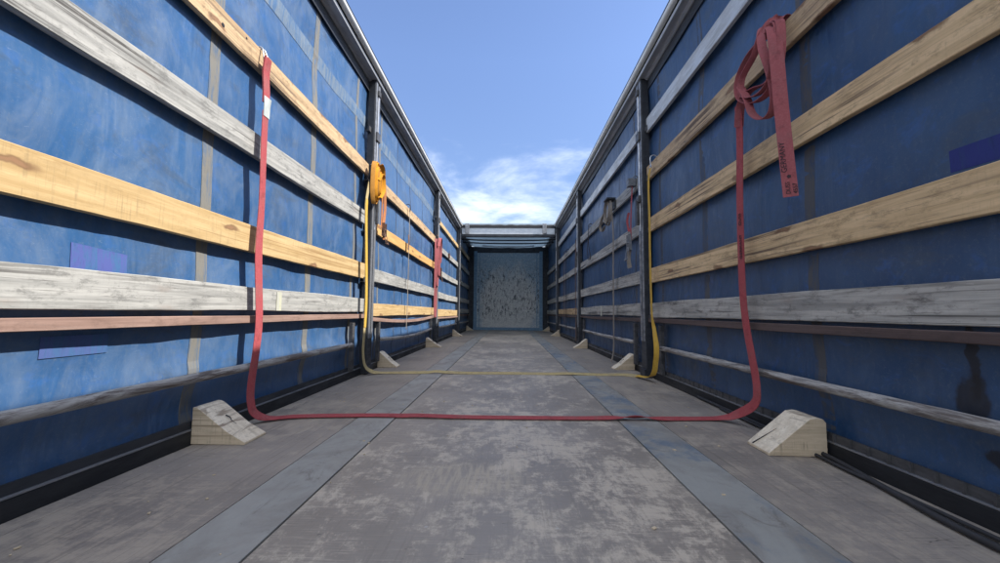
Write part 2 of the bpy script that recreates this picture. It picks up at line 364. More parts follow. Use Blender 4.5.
# ------------------------------------------------------------------ mesh helpers
def obj(name, bm, mat, parent=None, loc=None, smooth=False, bevel=0):
    if loc is not None:
        bmesh.ops.translate(bm, verts=bm.verts, vec=-Vector(loc))
    bmesh.ops.recalc_face_normals(bm, faces=bm.faces)
    me = bpy.data.meshes.new(name); bm.to_mesh(me); bm.free()
    for mt in (mat if isinstance(mat, (list, tuple)) else [mat]): me.materials.append(mt)
    o = bpy.data.objects.new(name, me); COL.objects.link(o)
    if smooth:
        for p in me.polygons: p.use_smooth = True
    if loc is not None: o.location = loc
    if parent is not None:
        o.parent = parent
        o.location = Vector(o.location) - parent.location   # parents are unrotated and top-level or part at known place
        if parent.parent is not None: o.location = Vector(o.location) - parent.parent.location
    if bevel:
        b = o.modifiers.new('bevel', 'BEVEL'); b.width = bevel; b.segments = 2; b.limit_method = 'ANGLE'
    return o
def empty(name, loc): 
    o = bpy.data.objects.new(name, None); COL.objects.link(o); o.location = loc; o.empty_display_size = .1; return o
def tag(o, label, cat, group=None):
    o['label'] = label; o['category'] = cat
    if group: o['group'] = group
    return o
def structure(o, kind='structure'): o['kind'] = kind; return o
def bx(bm, x0, x1, y0, y1, z0, z1, rot=None, c=None):
    r = bmesh.ops.create_cube(bm, size=1)
    for v in r['verts']:
        v.co = Vector(((x0+x1)/2+v.co.x*(x1-x0), (y0+y1)/2+v.co.y*(y1-y0), (z0+z1)/2+v.co.z*(z1-z0)))
    if rot is not None:
        bmesh.ops.rotate(bm, verts=r['verts'], cent=c or Vector(((x0+x1)/2, (y0+y1)/2, (z0+z1)/2)), matrix=rot)
    return r['verts']
def loft(bm, rings, closed=True, caps=True):
    rv = [[bm.verts.new(p) for p in r] for r in rings]
    k = len(rings[0])
    for a, b in zip(rv, rv[1:]):
        for i in range(k if closed else k-1):
            bm.faces.new((a[i], a[(i+1) % k], b[(i+1) % k], b[i]))
    if caps and closed:
        bm.faces.new(rv[0]); bm.faces.new(rv[-1][::-1])
def spline(pts, n=8):
    P = [Vector(p) for p in pts]
    out = []
    for i in range(len(P)-1):
        p0 = P[max(i-1, 0)]; p1 = P[i]; p2 = P[i+1]; p3 = P[min(i+2, len(P)-1)]
        for k in range(n):
            t = k/n
            out.append(.5*((2*p1)+(p2-p0)*t+(2*p0-5*p1+4*p2-p3)*t*t+(3*p1-p0-3*p2+p3)*t**3))
    out.append(P[-1]); return out
def tube(bm, pts, r, n=8, k=8, sm=True):
    P = spline(pts, n) if sm else [Vector(p) for p in pts]
    up0 = None; rings = []
    for i, p in enumerate(P):
        t = (P[min(i+1, len(P)-1)]-P[max(i-1, 0)]).normalized()
        if up0 is None: up0 = t.orthogonal().normalized()
        up0 = (up0-t*up0.dot(t)).normalized(); s = t.cross(up0)
        rr = r(i/(len(P)-1)) if callable(r) else r
        rings.append([p+(up0*math.cos(a)+s*math.sin(a))*rr for a in [2*math.pi*j/k for j in range(k)]])
    loft(bm, rings)
def ribbon(bm, pts, wd, w=.047, th=.003, n=10):
    """pts path; wd a width direction or one per point"""
    P = spline(pts, n)
    if not isinstance(wd, list): wd = [wd]*len(pts)
    D = spline(wd, n)
    rings = []
    for i, p in enumerate(P):
        t = (P[min(i+1, len(P)-1)]-P[max(i-1, 0)]).normalized()
        d = D[i]; d = (d-t*d.dot(t)).normalized(); nn = t.cross(d)
        rings.append([p+d*w*.5+nn*th*.5, p+d*w*.18+nn*th*.75, p-d*w*.18+nn*th*.75, p-d*w*.5+nn*th*.5, p-d*w*.5-nn*th*.5, p+d*w*.5-nn*th*.5])
    loft(bm, rings)
def plank_bm(side, y0, y1, z0, z1, xi=1.21, th=.025, wob=.002, sag=0, seed=0, ends=0, segs=40):
    """board on side -1/+1; inner face at |x| = xi"""
    bm = bmesh.new(); rings = []; c = .0025
    for i in range(segs+1):
        y = y0+(y1-y0)*i/segs; t = i/segs
        nz = lambda s: wob*noise.noise(Vector((y*1.3, s, seed*3.7)))*2+wob*.5*noise.noise(Vector((y*9, s, seed)))-wob*2.2*max(0, noise.noise(Vector((y*14, s*3, seed)))-.42)*(1 if s < 3 else -1)
        a = z1+nz(1)-sag*math.sin(math.pi*t); b = z0+nz(5)-sag*math.sin(math.pi*t)
        dx_ = -abs(nz(9))*1.2-.0
        xa = xi+dx_; xb = xi+th+dx_
        prof = [(xa, b+c), (xa, a-c), (xa+c, a), (xb-c, a), (xb, a-c), (xb, b+c), (xb-c, b), (xa+c, b)]
        rings.append([Vector((side*x, y, z)) for x, z in prof])
    loft(bm, rings); return bm
def plank(name, mat, side, y0, y1, z0, z1, label, group, cat='side board', **k):
    bm = plank_bm(side, y0, y1, z0, z1, seed=random.random()*50, **k)
    return tag(obj(name, bm, mat, loc=(side*1.22, (y0+y1)/2, (z0+z1)/2)), label, cat, group)
def text_mesh(name, s, size, mat, parent, mw, depth=.0006):
    cu = bpy.data.curves.new(name, 'FONT'); cu.body = s; cu.size = size; cu.extrude = depth; cu.align_x = 'LEFT'
    t = bpy.data.objects.new(name+'_src', cu); COL.objects.link(t)
    bpy.context.view_layer.update()
    me = bpy.data.meshes.new_from_object(t.evaluated_get(bpy.context.evaluated_depsgraph_get()))
    bpy.data.objects.remove(t)
    me.transform(mw); me.materials.clear(); me.materials.append(mat)
    o = bpy.data.objects.new(name, me); COL.objects.link(o); o.parent = parent; o.location = -parent.location
    return o

# ------------------------------------------------------------------ setting: ground, floor
bm = bmesh.new(); g = 3000
bm.faces.new([bm.verts.new(p) for p in ((-g, -g, -1.3), (g, -g, -1.3), (g, g, -1.3), (-g, g, -1.3))])
structure(obj('ground', bm, MAT['ground']))

Y0, Y1 = -1.0, 12.4
POST = [3.4, 6.62, 9.6]
JN = [Y0, 0.42, 2.62-.2, 4.79, 7.05, 8.36, 10.4, Y1]
JN = [Y0, 0.45, 2.62, 4.79, 7.05, 8.36, 10.4, Y1]
bm = bmesh.new(); bx(bm, -1.25, 1.25, Y0, Y1+.05, -.14, -.03); structure(obj('floor_base', bm, MAT['darker']))
gp = .0025
def panels(x0, x1, joints, top=0.0):
    bm = bmesh.new()
    for a, b in zip(joints, joints[1:]): bx(bm, x0+gp, x1-gp, a+.005, b-.005, -.028, top)
    return bm
structure(obj('floor_centre', panels(-.535, .572, [Y0, 4.79, 7.05, 8.36, 10.4, Y1]), MAT['plyC'], bevel=.0015))
bm = panels(-1.155, -.722, JN[:1]+[4.79, 7.05, 8.36, 10.4, Y1]); bm2 = panels(.768, 1.165, [Y0, 4.79, 7.05, 8.36, 10.4, Y1])
structure(obj('floor_side', bm, MAT['plyS'], bevel=.0015)); structure(obj('floor_side', bm2, MAT['plyS'], bevel=.0015))
structure(obj('floor_strip', panels(-.722, -.535, [Y0, 4.79, 7.05, 8.36, 10.4, Y1], .0015), MAT['strip'], bevel=.0015))
structure(obj('floor_strip', panels(.572, .768, [Y0, 4.79, 7.05, 8.36, 10.4, Y1], .0015), MAT['strip'], bevel=.0015))
structure(obj('floor_edge', panels(-1.222, -1.155, [Y0, Y1], -.001), MAT['plyS'], bevel=.0015))
structure(obj('floor_edge', panels(1.165, 1.232, [Y0, Y1], -.001), MAT['plyS'], bevel=.0015))

# ------------------------------------------------------------------ curtains
SN = {-1: 'left', 1: 'right'}
seams = [-.4, .55, 1.62, 2.5, 3.2, 3.85, 4.42, 5.05, 5.75, 6.45, 7.2, 8.0, 8.8, 9.6, 10.5, 11.3]
zp = [1.745, 1.305, .86, .56]
def bulge(side, y, z):
    b = .008+.012*noise.noise(Vector((y*.9, z*1.3, side*4)))+.006*noise.noise(Vector((y*3.1, z*1.1, side*9)))
    b += .0035*noise.noise(Vector((y*8, z*3, 3)))+.002*noise.noise(Vector((y*2, z*14, 8)))
    if z < .26: b += .022*math.sin(max(0, min(1, (.26-z)/.24))*math.pi)
    if 0.3 < z < 2.2: b += .007*(1-abs(math.cos(math.pi*(z-.12)/.445)))
    b += .010*max(0, noise.noise(Vector((y*2.6+z*.25, z*.35, 20+side))))
    if z > 1.83: b += .012*math.sin(min(1, (z-1.83)/.75)*math.pi)
    return 1.2405+max(0, b)
def curtain(side):
    t = empty('curtain', (side*1.25, Y0, 0))
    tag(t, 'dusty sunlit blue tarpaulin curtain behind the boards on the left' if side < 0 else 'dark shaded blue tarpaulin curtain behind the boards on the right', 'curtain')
    bm = bmesh.new(); ny, nz = 260, 74
    vs = []
    for i in range(ny+1):
        y = Y0-.1+(Y1+.15-Y0)*i/ny; row = []
        for j in range(nz+1):
            z = -.12+(2.72+.0)*j/nz
            row.append(bm.verts.new((side*bulge(side, y, z), y, z)))
        vs.append(row)
    for i in range(ny):
        for j in range(nz): bm.faces.new((vs[i][j], vs[i+1][j], vs[i+1][j+1], vs[i][j+1]))
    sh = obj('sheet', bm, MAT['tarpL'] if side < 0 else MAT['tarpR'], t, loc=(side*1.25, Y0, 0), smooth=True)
    so_ = sh.modifiers.new('thick', 'SOLIDIFY'); so_.thickness = .002; so_.offset = 1 if side > 0 else 1
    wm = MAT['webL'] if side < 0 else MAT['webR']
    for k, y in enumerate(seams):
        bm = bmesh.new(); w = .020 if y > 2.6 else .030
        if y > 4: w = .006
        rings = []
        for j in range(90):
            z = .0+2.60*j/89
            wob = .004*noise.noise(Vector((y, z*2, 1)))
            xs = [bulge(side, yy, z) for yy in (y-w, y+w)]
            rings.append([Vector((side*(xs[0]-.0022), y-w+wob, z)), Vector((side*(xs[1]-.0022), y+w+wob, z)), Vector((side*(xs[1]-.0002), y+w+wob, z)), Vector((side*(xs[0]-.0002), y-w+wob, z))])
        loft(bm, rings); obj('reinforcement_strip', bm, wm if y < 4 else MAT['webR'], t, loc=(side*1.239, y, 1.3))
    return t
cL = curtain(-1); cR = curtain(1)
def patch(par, side, y0, y1, za, zb, za2, zb2, mat, nm='repair_patch'):
    bm = bmesh.new(); n = 14; vs = []
    for a in range(n+1):
        row = []
        for c in range(n+1):
            y = y0+(y1-y0)*a/n; q = a/n; z = (za*(1-q)+za2*q)*(1-c/n)+(zb*(1-q)+zb2*q)*c/n
            row.append(bm.verts.new((side*(bulge(side, y, z)-.0026), y, z)))
        vs.append(row)
    for a in range(n):
        for c in range(n): bm.faces.new((vs[a][c], vs[a+1][c], vs[a+1][c+1], vs[a][c+1]))
    r_ = bmesh.ops.extrude_face_region(bm, geom=list(bm.faces)); bmesh.ops.translate(bm, verts=[v for v in r_['geom'] if isinstance(v, bmesh.types.BMVert)], vec=(side*.001, 0, 0))
    return obj(nm, bm, mat, par, loc=(side*1.2355, (y0+y1)/2, (za+zb)/2))
p = patch(cL, -1, 1.127, 1.30, .60, .724, .60, .710, MAT['purple']); p['label'] = 'violet repair patch'
MAT['purple2'] = strip('faded_violet_patch', (.065, .10, .27), (.045, .115, .255), .35, .62)
p = patch(cL, -1, 1.07, 1.26, .392, .452, .392, .452, MAT['purple2']); p['label'] = 'faded violet repair patch'
p = patch(cR, 1, .90, 1.11, .922, .984, .926, .988, MAT['navy']); p['label'] = 'indigo repair patch'
bm = bmesh.new(); rings = []
for i in range(170):
    y = Y0+i*.066; zc = 2.20+.02*noise.noise(Vector((y, 0, 0)))
    rings.append([Vector((-(bulge(-1, y, zc+dz)-dd), y, zc+dz)) for dz, dd in ((-.05, .0018), (0, .0018), (.05, .0018), (.05, .0004), (0, .0004), (-.05, .0004))])
loft(bm, rings); obj('horizontal_band', bm, MAT['bandL'], cL, loc=(-1.235, 4, 2.2))

# ------------------------------------------------------------------ rails (roof rail, base rail)
def roof_rail(side):
    t = empty('roof_rail', (side*1.2, Y0, 2.6))
    tag(t, 'long %s metal roof rail topping the %s curtain' % ('sunlit' if side < 0 else 'shaded', SN[side]), 'rail')
    def prof(pts, nm, mat, par=t, smooth=False):
        bm = bmesh.new(); ys = [Y0+(Y1+.1-Y0)*i/30 for i in range(31)]
        loft(bm, [[Vector((side*(x+.003*noise.noise(Vector((y*.6, side*3, 0)))), y, z+.004*noise.noise(Vector((y*.7, side*5, 1))))) for x, z in pts] for y in ys])
        return obj(nm, bm, mat, par, loc=(side*1.2, Y0, 2.6), smooth=smooth)
    prof([(1.262, 2.585), (1.225, 2.585), (1.205, 2.60), (1.175, 2.603), (1.17, 2.595), (1.155, 2.595), (1.15, 2.615), (1.159, 2.620), (1.159, 2.632), (1.262, 2.635)], 'rail_body', MAT['railm'])
    c = [(1.135+.023*math.cos(a), 2.657+.023*math.sin(a)) for a in [2*math.pi*i/14 for i in range(14)]]
    prof(c, 'guide_lip', MAT['lip'], smooth=True)
    prof([(1.262, 2.647), (1.160, 2.647), (1.160, 2.676), (1.135, 2.676), (1.130, 2.715), (1.16, 2.73), (1.262, 2.73)], 'roof_track', MAT['dark'])
    prof([(1.2345, 2.50), (1.2345, 2.59), (1.240, 2.59), (1.240, 2.50)], 'roller_band', MAT['dark'])
    return t
roof_rail(-1); roof_rail(1)
def base_rail(side):
    t = empty('base_rail', (side*1.23, Y0, 0))
    tag(t, 'low black base rail where the floor meets the %s curtain' % SN[side], 'rail')
    xi = 1.2225 if side < 0 else 1.2325
    bm = bmesh.new(); bx(bm, *sorted((side*xi, side*(xi+.028))), Y0, Y1, -.03, .052); obj('rail_web', bm, MAT['darker'], t, loc=(side*1.23, Y0, 0), bevel=.003)
    bm = bmesh.new(); bx(bm, *sorted((side*(xi-.002), side*(xi+.014))), Y0, Y1, .053, .060); obj('rail_lip', bm, MAT['galv'], t, loc=(side*1.23, Y0, 0), bevel=.002)
    bm = bmesh.new(); y = Y0; rings = []
    while y < Y1-.1:
        for yy, d in ((y, .006), (y+.062, .006), (y+.063, -.001), (y+.070, -.001)):
            dd = d if side > 0 else .006
            rings.append([Vector((side*(xi+dd), yy, .0605)), Vector((side*(xi+dd), yy, .090)), Vector((side*(xi+.012), yy, .090)), Vector((side*(xi+.012), yy, .0605))])
        y += .071
    loft(bm, rings)
    obj('slotted_strip', bm, MAT['upr'] if side > 0 else MAT['dark'], t, loc=(side*1.23, Y0, 0))
    return t
base_rail(-1); base_rail(1)

# ------------------------------------------------------------------ posts
def post(side, y, which):
    t = empty('stake_post', (side*1.2, y, 0))
    tag(t, 'upright steel stake post on the %s wall, %s' % (SN[side], which), 'post', 'stake posts between the board bays')
    L = (side*1.2, y, 0)
    B = lambda bm, x0, x1, *r: bx(bm, *sorted((side*x0, side*x1)), *r)
    bm = bmesh.new(); B(bm, 1.176, 1.2375, y, y+.12, 0.002, 2.60); obj('post_body', bm, MAT['dark'], t, loc=L, bevel=.004)
    for a, b in ((.008, .05), (.072, .112)):
        bm = bmesh.new(); B(bm, 1.168, 1.1755, y+a, y+b, .30, 2.59); obj('guide_channel', bm, MAT['galv'], t, loc=L, bevel=.003)
    bm = bmesh.new(); tube(bm, [(side*1.166, y+.061, 1.25), (side*1.166, y+.061, 2.5)], .006, 2, 8); obj('locking_rod', bm, MAT['alu'], t, loc=L)
    bm = bmesh.new(); B(bm, 1.145, 1.167, y+.03, y+.09, 1.50, 1.56); B(bm, 1.135, 1.160, y+.05, y+.068, 1.30, 1.52)
    obj('latch_lever', bm, MAT['upr'], t, loc=L, bevel=.004)
    bm = bmesh.new(); B(bm, 1.15, 1.1675, y+.02, y+.10, 2.05, 2.13); obj('hinge_block', bm, MAT['upr'], t, loc=L, bevel=.004)
    bm = bmesh.new(); B(bm, 1.15, 1.1675, y+.035, y+.085, 2.47, 2.52); obj('hinge_block', bm, MAT['upr'], t, loc=L, bevel=.004)
    for z in (2.19, 1.745, 1.30, .86, .56):
        for a, b in ((y-.045, y-.001), (y+.121, y+.165)):
            bm = bmesh.new()
            loft(bm, [[Vector((side*x, yy, zz)) for x, zz in ((1.2025, z-.078), (1.2025, z-.035), (1.2065, z-.035), (1.2065, z-.073), (1.237, z-.073), (1.237, z-.078))] for yy in (a, b)])
            obj('board_pocket', bm, MAT['upr'], t, loc=L)
    bm = bmesh.new(); B(bm, 1.160, 1.1755, y-.004, y+.124, .003, .07); obj('foot_plate', bm, MAT['dark'], t, loc=L, bevel=.003)
    return t
ORD = ['nearest', 'second of three going in', 'farthest, under the roof edge']
for i, y in enumerate(POST):
    for s in (-1, 1): post(s, y, ORD[i])

# ------------------------------------------------------------------ boards
BAYS = [(Y0, 3.385), (3.535, 6.605), (6.755, 9.585), (9.735, 12.38)]
BN = ['nearest bay', 'second bay', 'third bay', 'farthest bay']
LV = {0: (2.135, 2.245), 1: (1.69, 1.80), 2: (1.25, 1.357), 3: (.802, .918), 4: (.512, .625)}
LN = {0: 'top', 1: 'upper', 2: 'middle', 3: 'lower', 4: 'bottom'}
GB = 'boards slotted between the stake posts'
DESC = {'pine': 'fresh yellow pine board', 'pine_o': 'orange pine board', 'used': 'brown handled pine board', 'used_l': 'knotty tan pine board', 'grey': 'whitish grey weathered board', 'greyd': 'dirty dark grey weathered board', 'alup': 'scuffed silver aluminium slat'}
NMS = {'alup': 'aluminium_slat'}
def boards(side, bay, items):
    y0, y1 = BAYS[bay]
    order = sorted(items)
    for lv, mt, zz in items:
        z0, z1 = zz or LV[lv]
        rank = {0: 'topmost', 1: 'second from the top', 2: 'third from the top', 3: 'fourth from the top', 4: 'fifth from the top'}[[o[0] for o in order].index(lv)]
        lab = '%s, %s, %s of %s wall' % (DESC[mt], rank, BN[bay], SN[side])
        plank(NMS.get(mt, 'wooden_board'), MAT[mt], side, y0, y1, z0, z1, lab, GB, wob=.0026 if mt != 'alup' else .0008, sag=random.uniform(-.004, .008), segs=90)
boards(-1, 0, [(1, 'used', (1.712, 1.822)), (2, 'grey', (1.276, 1.394)), (3, 'pine', (.812, .942)), (4, 'grey', (.524, .640))])
ub = [o for o in bpy.data.objects if o.name.startswith('wooden_board')][0]
for y, z, r in ((1.60, 1.752, .009), (1.75, 1.80, .006)):
    bm = bmesh.new(); tube(bm, [(-1.2085, y, z), (-1.2125, y, z)], r, 1, 12, False); h_ = obj('bolt_hole', bm, MAT['darker'], ub, loc=(-1.21, y, z))
boards(-1, 1, [(1, 'used', (1.69, 1.80)), (2, 'pine_o', None), (3, 'grey', (.806, .925)), (4, 'pine', (.49, .605))])
boards(-1, 2, [(0, 'pine', (2.09, 2.166)), (1, 'grey', (1.63, 1.73)), (2, 'grey', (1.19, 1.292)), (3, 'grey', (.78, .892)), (4, 'pine', (.456, .583))])
boards(-1, 3, [(0, 'used', None), (1, 'greyd', None), (2, 'greyd', None), (3, 'greyd', None), (4, 'greyd', None)])
boards(1, 0, [(0, 'alup', (2.10, 2.225)), (1, 'used', (1.675, 1.795)), (2, 'used_l', (1.225, 1.34)), (3, 'used_l', (.79, .912)), (4, 'greyd', (.503, .622))])
boards(1, 1, [(0, 'alup', None), (1, 'grey', None), (2, 'greyd', None), (3, 'greyd', None), (4, 'greyd', None)])
boards(1, 2, [(0, 'alup', None), (1, 'greyd', None), (2, 'greyd', None), (3, 'greyd', None), (4, 'used', None)])
boards(1, 3, [(1, 'greyd', None), (2, 'greyd', None), (3, 'greyd', None), (4, 'greyd', None)])

# narrow red-brown ledge board right under the lowest board; the second left one is bent
for side in (-1, 1):
    for bay, (y0, y1) in enumerate(BAYS):
        sag = .042 if (side < 0 and bay == 1) else .004
        z0, z1 = (.474, .509) if side < 0 and bay == 0 else ((.462, .496) if side > 0 else (.446, .480))
        if side < 0 and bay == 2: z0, z1 = .418, .448
        look = 'narrow reddish-brown ledge rail' if side < 0 else 'narrow dark brown ledge rail'
        if bay == 1 and side < 0: look = 'sagging reddish-brown ledge rail'
        bm = plank_bm(side, y0, y1, z0, z1, xi=1.196, th=.036, wob=.0012, sag=sag, seed=bay+side*7)
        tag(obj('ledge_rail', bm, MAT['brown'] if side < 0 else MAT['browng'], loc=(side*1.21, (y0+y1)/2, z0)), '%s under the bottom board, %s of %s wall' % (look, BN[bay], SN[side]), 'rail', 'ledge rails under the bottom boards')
# guard tubes with their uprights
for side in (-1, 1):
    for bay, (y0, y1) in enumerate(BAYS):
        a = y0+(.30 if bay else 0.0); b = y1-.25
        sag = .035 if (side < 0 and bay == 1) else .006
        t = empty('guard_tube', (side*1.21, (a+b)/2, .06))
        tag(t, '%s grey tube rail low on the %s wall, %s' % ('bent' if (side < 0 and bay == 1) else 'scuffed', SN[side], BN[bay]), 'rail', 'tube rails low on the walls')
        bm = bmesh.new(); zc = .268
        tube(bm, [(side*1.203, a+(b-a)*i/12, zc-sag*math.sin(math.pi*i/12)+.003*noise.noise(Vector((i*.8, side, bay)))) for i in range(13)], lambda q: .0185+.0012*noise.noise(Vector((q*40, bay, side))), 6, 12)
        obj('tube', bm, MAT['tube'], t, loc=(side*1.2, (a+b)/2, .26), smooth=True)
        for yy in ((a-.03) if bay else None, b+.03):
            if yy is None: continue
            bm = bmesh.new(); bx(bm, *sorted((side*1.200, side*1.232)), yy-.022, yy+.022, .062, .44); obj('upright', bm, MAT['upr'], t, loc=(side*1.21, yy, .2), bevel=.003)
# pale smears and chalk on boards
bm = bmesh.new(); bx(bm, -1.2079, -1.2060, 2.10, 2.145, .53, .63); structure
tag(obj('paint_smear', bm, MAT['paleg'], loc=(-1.207, 2.12, .58)), 'pale greenish smear on the bottom left board beside the red strap', 'mark')
bm = bmesh.new(); bx(bm, 1.2055, 1.2075, 2.03, 2.075, .515, .61)
tag(obj('paint_smear', bm, MAT['paleg'], loc=(1.2065, 2.05, .56)), 'pale smear on the bottom right board beside the red strap', 'mark')
bm = bmesh.new(); bx(bm, 1.2055, 1.2075, 5.12, 5.17, .50, .622)
tag(obj('chalk_mark', bm, MAT['chalk'], loc=(1.2065, 5.14, .56)), 'short vertical chalk mark on the bottom board of the second right bay', 'mark')

# ------------------------------------------------------------------ headboard and folded roof
t = empty('front_wall', (0, Y1, 0)); tag(t, 'scarred grey-blue front wall closing the far end of the trailer', 'wall')
bm = bmesh.new(); bx(bm, -.97, .97, Y1+.012, Y1+.05, .0, 2.42); obj('wall_panel', bm, MAT['head'], t, loc=(0, Y1, 0))
for s in (-1, 1):
    bm = bmesh.new(); bx(bm, *sorted((s*.97, s*1.07)), Y1-.02, Y1+.05, 0, 2.45); obj('corner_frame', bm, MAT['hframe'], t, loc=(s, Y1, 0), bevel=.006)
    bm = bmesh.new(); bx(bm, *sorted((s*1.072, s*1.30)), Y1+.0, Y1+.10, -.1, 2.60); obj('corner_post', bm, MAT['dark'], t, loc=(s*1.2, Y1, 0), bevel=.01)
    bm = bmesh.new(); bx(bm, *sorted((s*.885, s*.905)), Y1+.002, Y1+.011, .05, 2.42); obj('rub_strip', bm, MAT['hframe'], t, loc=(s*.9, Y1, 0), bevel=.003)
bm = bmesh.new(); bx(bm, -1.07, 1.07, Y1-.035, Y1-.021, 0.001, .085); obj('kick_rail', bm, MAT['hframe'], t, loc=(0, Y1, 0), bevel=.005)
bm = bmesh.new(); bx(bm, -1.07, 1.07, Y1+.0, Y1+.08, 2.405, 2.734); obj('header', bm, MAT['dark'], t, loc=(0, Y1, 2.5), bevel=.005)

t = empty('sliding_roof', (0, 9.6, 2.4)); tag(t, 'sliding roof pushed forward and folded over the far end of the trailer', 'roof')
L = (0, 9.6, 2.4)
bm = bmesh.new(); bx(bm, -1.132, 1.132, 9.62, 9.68, 2.44, 2.60); obj('end_beam', bm, MAT['beam'], t, loc=L, bevel=.008)
bm = bmesh.new(); bx(bm, -1.132, 1.132, 9.61, 9.70, 2.375, 2.438); obj('lower_seal', bm, MAT['dark'], t, loc=L, bevel=.008)
bm = bmesh.new()
rings = []
for i in range(60):
    x = -1.14+2.28*i/59; h = 2.655+.012*noise.noise(Vector((x*7, 0, 0)))
    rings.append([Vector((x, 9.60, 2.602)), Vector((x, 9.72, 2.602)), Vector((x, 9.72, h+.02)), Vector((x, 9.64, h+.03)), Vector((x, 9.60, h))])
loft(bm, rings); obj('tarp_fringe', bm, MAT['rubber'], t, loc=L)
for x in (-1.0, .88):
    bm = bmesh.new(); bx(bm, x-.05, x+.05, 9.575, 9.5985, 2.45, 2.70); obj('roller_carriage', bm, MAT['galv'], t, loc=L, bevel=.006)
bm = bmesh.new(); vs = []
NY, NX = 90, 24
for i in range(NY+1):
    y = 9.70+(Y1+.05-9.70)*i/NY; ph = (i/NY)*9*math.pi*2; row = []
    for j in range(NX+1):
        x = -1.16+2.32*j/NX; e = 1-(x/1.16)**2
        d = max(0, 1-(y-9.7)/2.3)
        row.append(bm.verts.new((x, y, 2.62-(.5-.5*math.cos(ph))*(.06+.14*e)*(.4+.6*d)+.02*noise.noise(Vector((x*3, y*5, 0))))))
    vs.append(row)
for i in range(NY):
    for j in range(NX): bm.faces.new((vs[i][j], vs[i+1][j], vs[i+1][j+1], vs[i][j+1]))
obj('folded_tarp', bm, MAT['roof'], t, loc=L, smooth=True)
bm = bmesh.new(); bx(bm, -1.26, 1.26, 9.72, Y1+.1, 2.735, 2.7352); obj('roof_skin', bm, MAT['roof'], t, loc=L)
for k, (y, z) in enumerate([(10.2, 2.40), (10.9, 2.44), (11.5, 2.45)]):
    bm = bmesh.new(); q = 1.25 if k < 2 else .75
    tube(bm, [(-q, y, z+.03), (-q*.5, y, z), (q*.5, y, z), (q, y, z+.03)], .018 if k < 2 else .022, 6, 8); obj('roof_bow', bm, MAT['dark'] if k < 2 else MAT['beam'], t, loc=L)

# ------------------------------------------------------------------ chocks
def chock(side, y, sc, label, yaw_=0, notch=False, rnd=0):
    t = empty('wheel_chock', (side*1.225, y, 0)); tag(t, label, 'chock', 'wooden wedge chocks along the walls')
    w, h, l = .215*sc[0], .142*sc[1], .125*sc[2]
    # cross-section in x-z: upright back at the wall, slope to the middle
    def P(u, z): return Vector((side*(1.225-u), 0, z))
    sec = [P(0, .001), P(w, .001), P(w-.002, .010), P(.058, h-.004), P(.034, h), P(.012, h-.003), P(0, h-.016)] if rnd else [P(0, .001), P(w, .001), P(w-.002, .010), P(w*.66, h*.35), P(.03, h-.008), P(.016, h), P(0, h+.002)]
    bm = bmesh.new(); n = 7; rings = []
    for i in range(n):
        q = i/(n-1)
        rings.append([p+Vector((.0018*noise.noise(Vector((q*5, k*3.1, y))), y-l/2+l*q+(.0015 if i in (0, n-1) else 0)*noise.noise(Vector((k*2, i, y))), 0)) for k, p in enumerate(sec)])
    loft(bm, rings)
    bmesh.ops.rotate(bm, verts=bm.verts, cent=(side*1.225, y, 0), matrix=Matrix.Rotation(yaw_, 3, 'Z'))
    bm.normal_update(); bmesh.ops.recalc_face_normals(bm, faces=bm.faces)
    for f in bm.faces:
        f.material_index = 1 if f.normal.z > .3 else 0  # upward faces take the paler wood
    b = obj('wedge', bm, [MAT['chock'], MAT['chock_top']], t, loc=(side*1.225, y, 0), bevel=.002)
    # the worn mark / nail in the slope
    ang = math.atan2(h, w-.05)
    sl = lambda u, v: Vector((side*(1.225-u), y+v, h-.003-(u-.058)*math.tan(math.atan2(h-.014, w-.060)))) if rnd else Vector((side*(1.225-u), y+v, .0125+(h-.012)*(w-.002-u)/(w-.020)))
    bm = bmesh.new()
    if notch:   # a split running in from the thin edge
        pts = [sl(w-.004, .045)+Vector((0, 0, .0008)), sl(w-.04, .032)+Vector((0, 0, .0008)), sl(w-.085, .016)+Vector((0, 0, .0008))]
        tube(bm, pts, lambda q: .0024*(1-q)+.0004, 4, 6)
        obj('split', bm, MAT['darker'], t, loc=(side*1.225, y, 0))
    else:
        pts = [sl(.085, .0), sl(.10, .006), sl(.115, -.004), sl(.135, -.002)]
        tube(bm, pts, lambda q: .0022*(1-q)+.0006, 4, 6)
        obj('gouge', bm, MAT['darker'], t, loc=(side*1.225, y, 0))
    return t
chock(-1, 1.665, (1, 1, 1.15), 'large nearest wooden wedge chock against the left wall', .02)
chock(1, 1.64, (1, 1, 1.15), 'large nearest wooden wedge chock against the right wall, split at its thin edge', -.03, True, 1)
chock(-1, 3.90, (.88, 1.02, 1.0), 'wooden wedge chock at the foot of the nearest left post')
chock(1, 3.93, (.9, 1.02, 1.0), 'wooden wedge chock at the foot of the nearest right post')
chock(-1, 6.12, (1.08, 1.02, 1), 'wooden wedge chock just before the second left post', .02)
chock(1, 6.22, (.95, .98, 1), 'wooden wedge chock just before the second right post')
chock(-1, 9.0, (1, 1.05, 1), 'small pale wedge chock before the farthest left post')
chock(1, 9.45, (1, 1.05, 1), 'small pale wedge chock before the farthest right post')
chock(-1, 11.9, (1, 1, 1.2), 'dim wedge chock in the far left corner by the front wall')
chock(1, 11.9, (1, 1, 1.2), 'dim wedge chock in the far right corner by the front wall')

# ------------------------------------------------------------------ straps
YD = Vector((0, 1, 0))
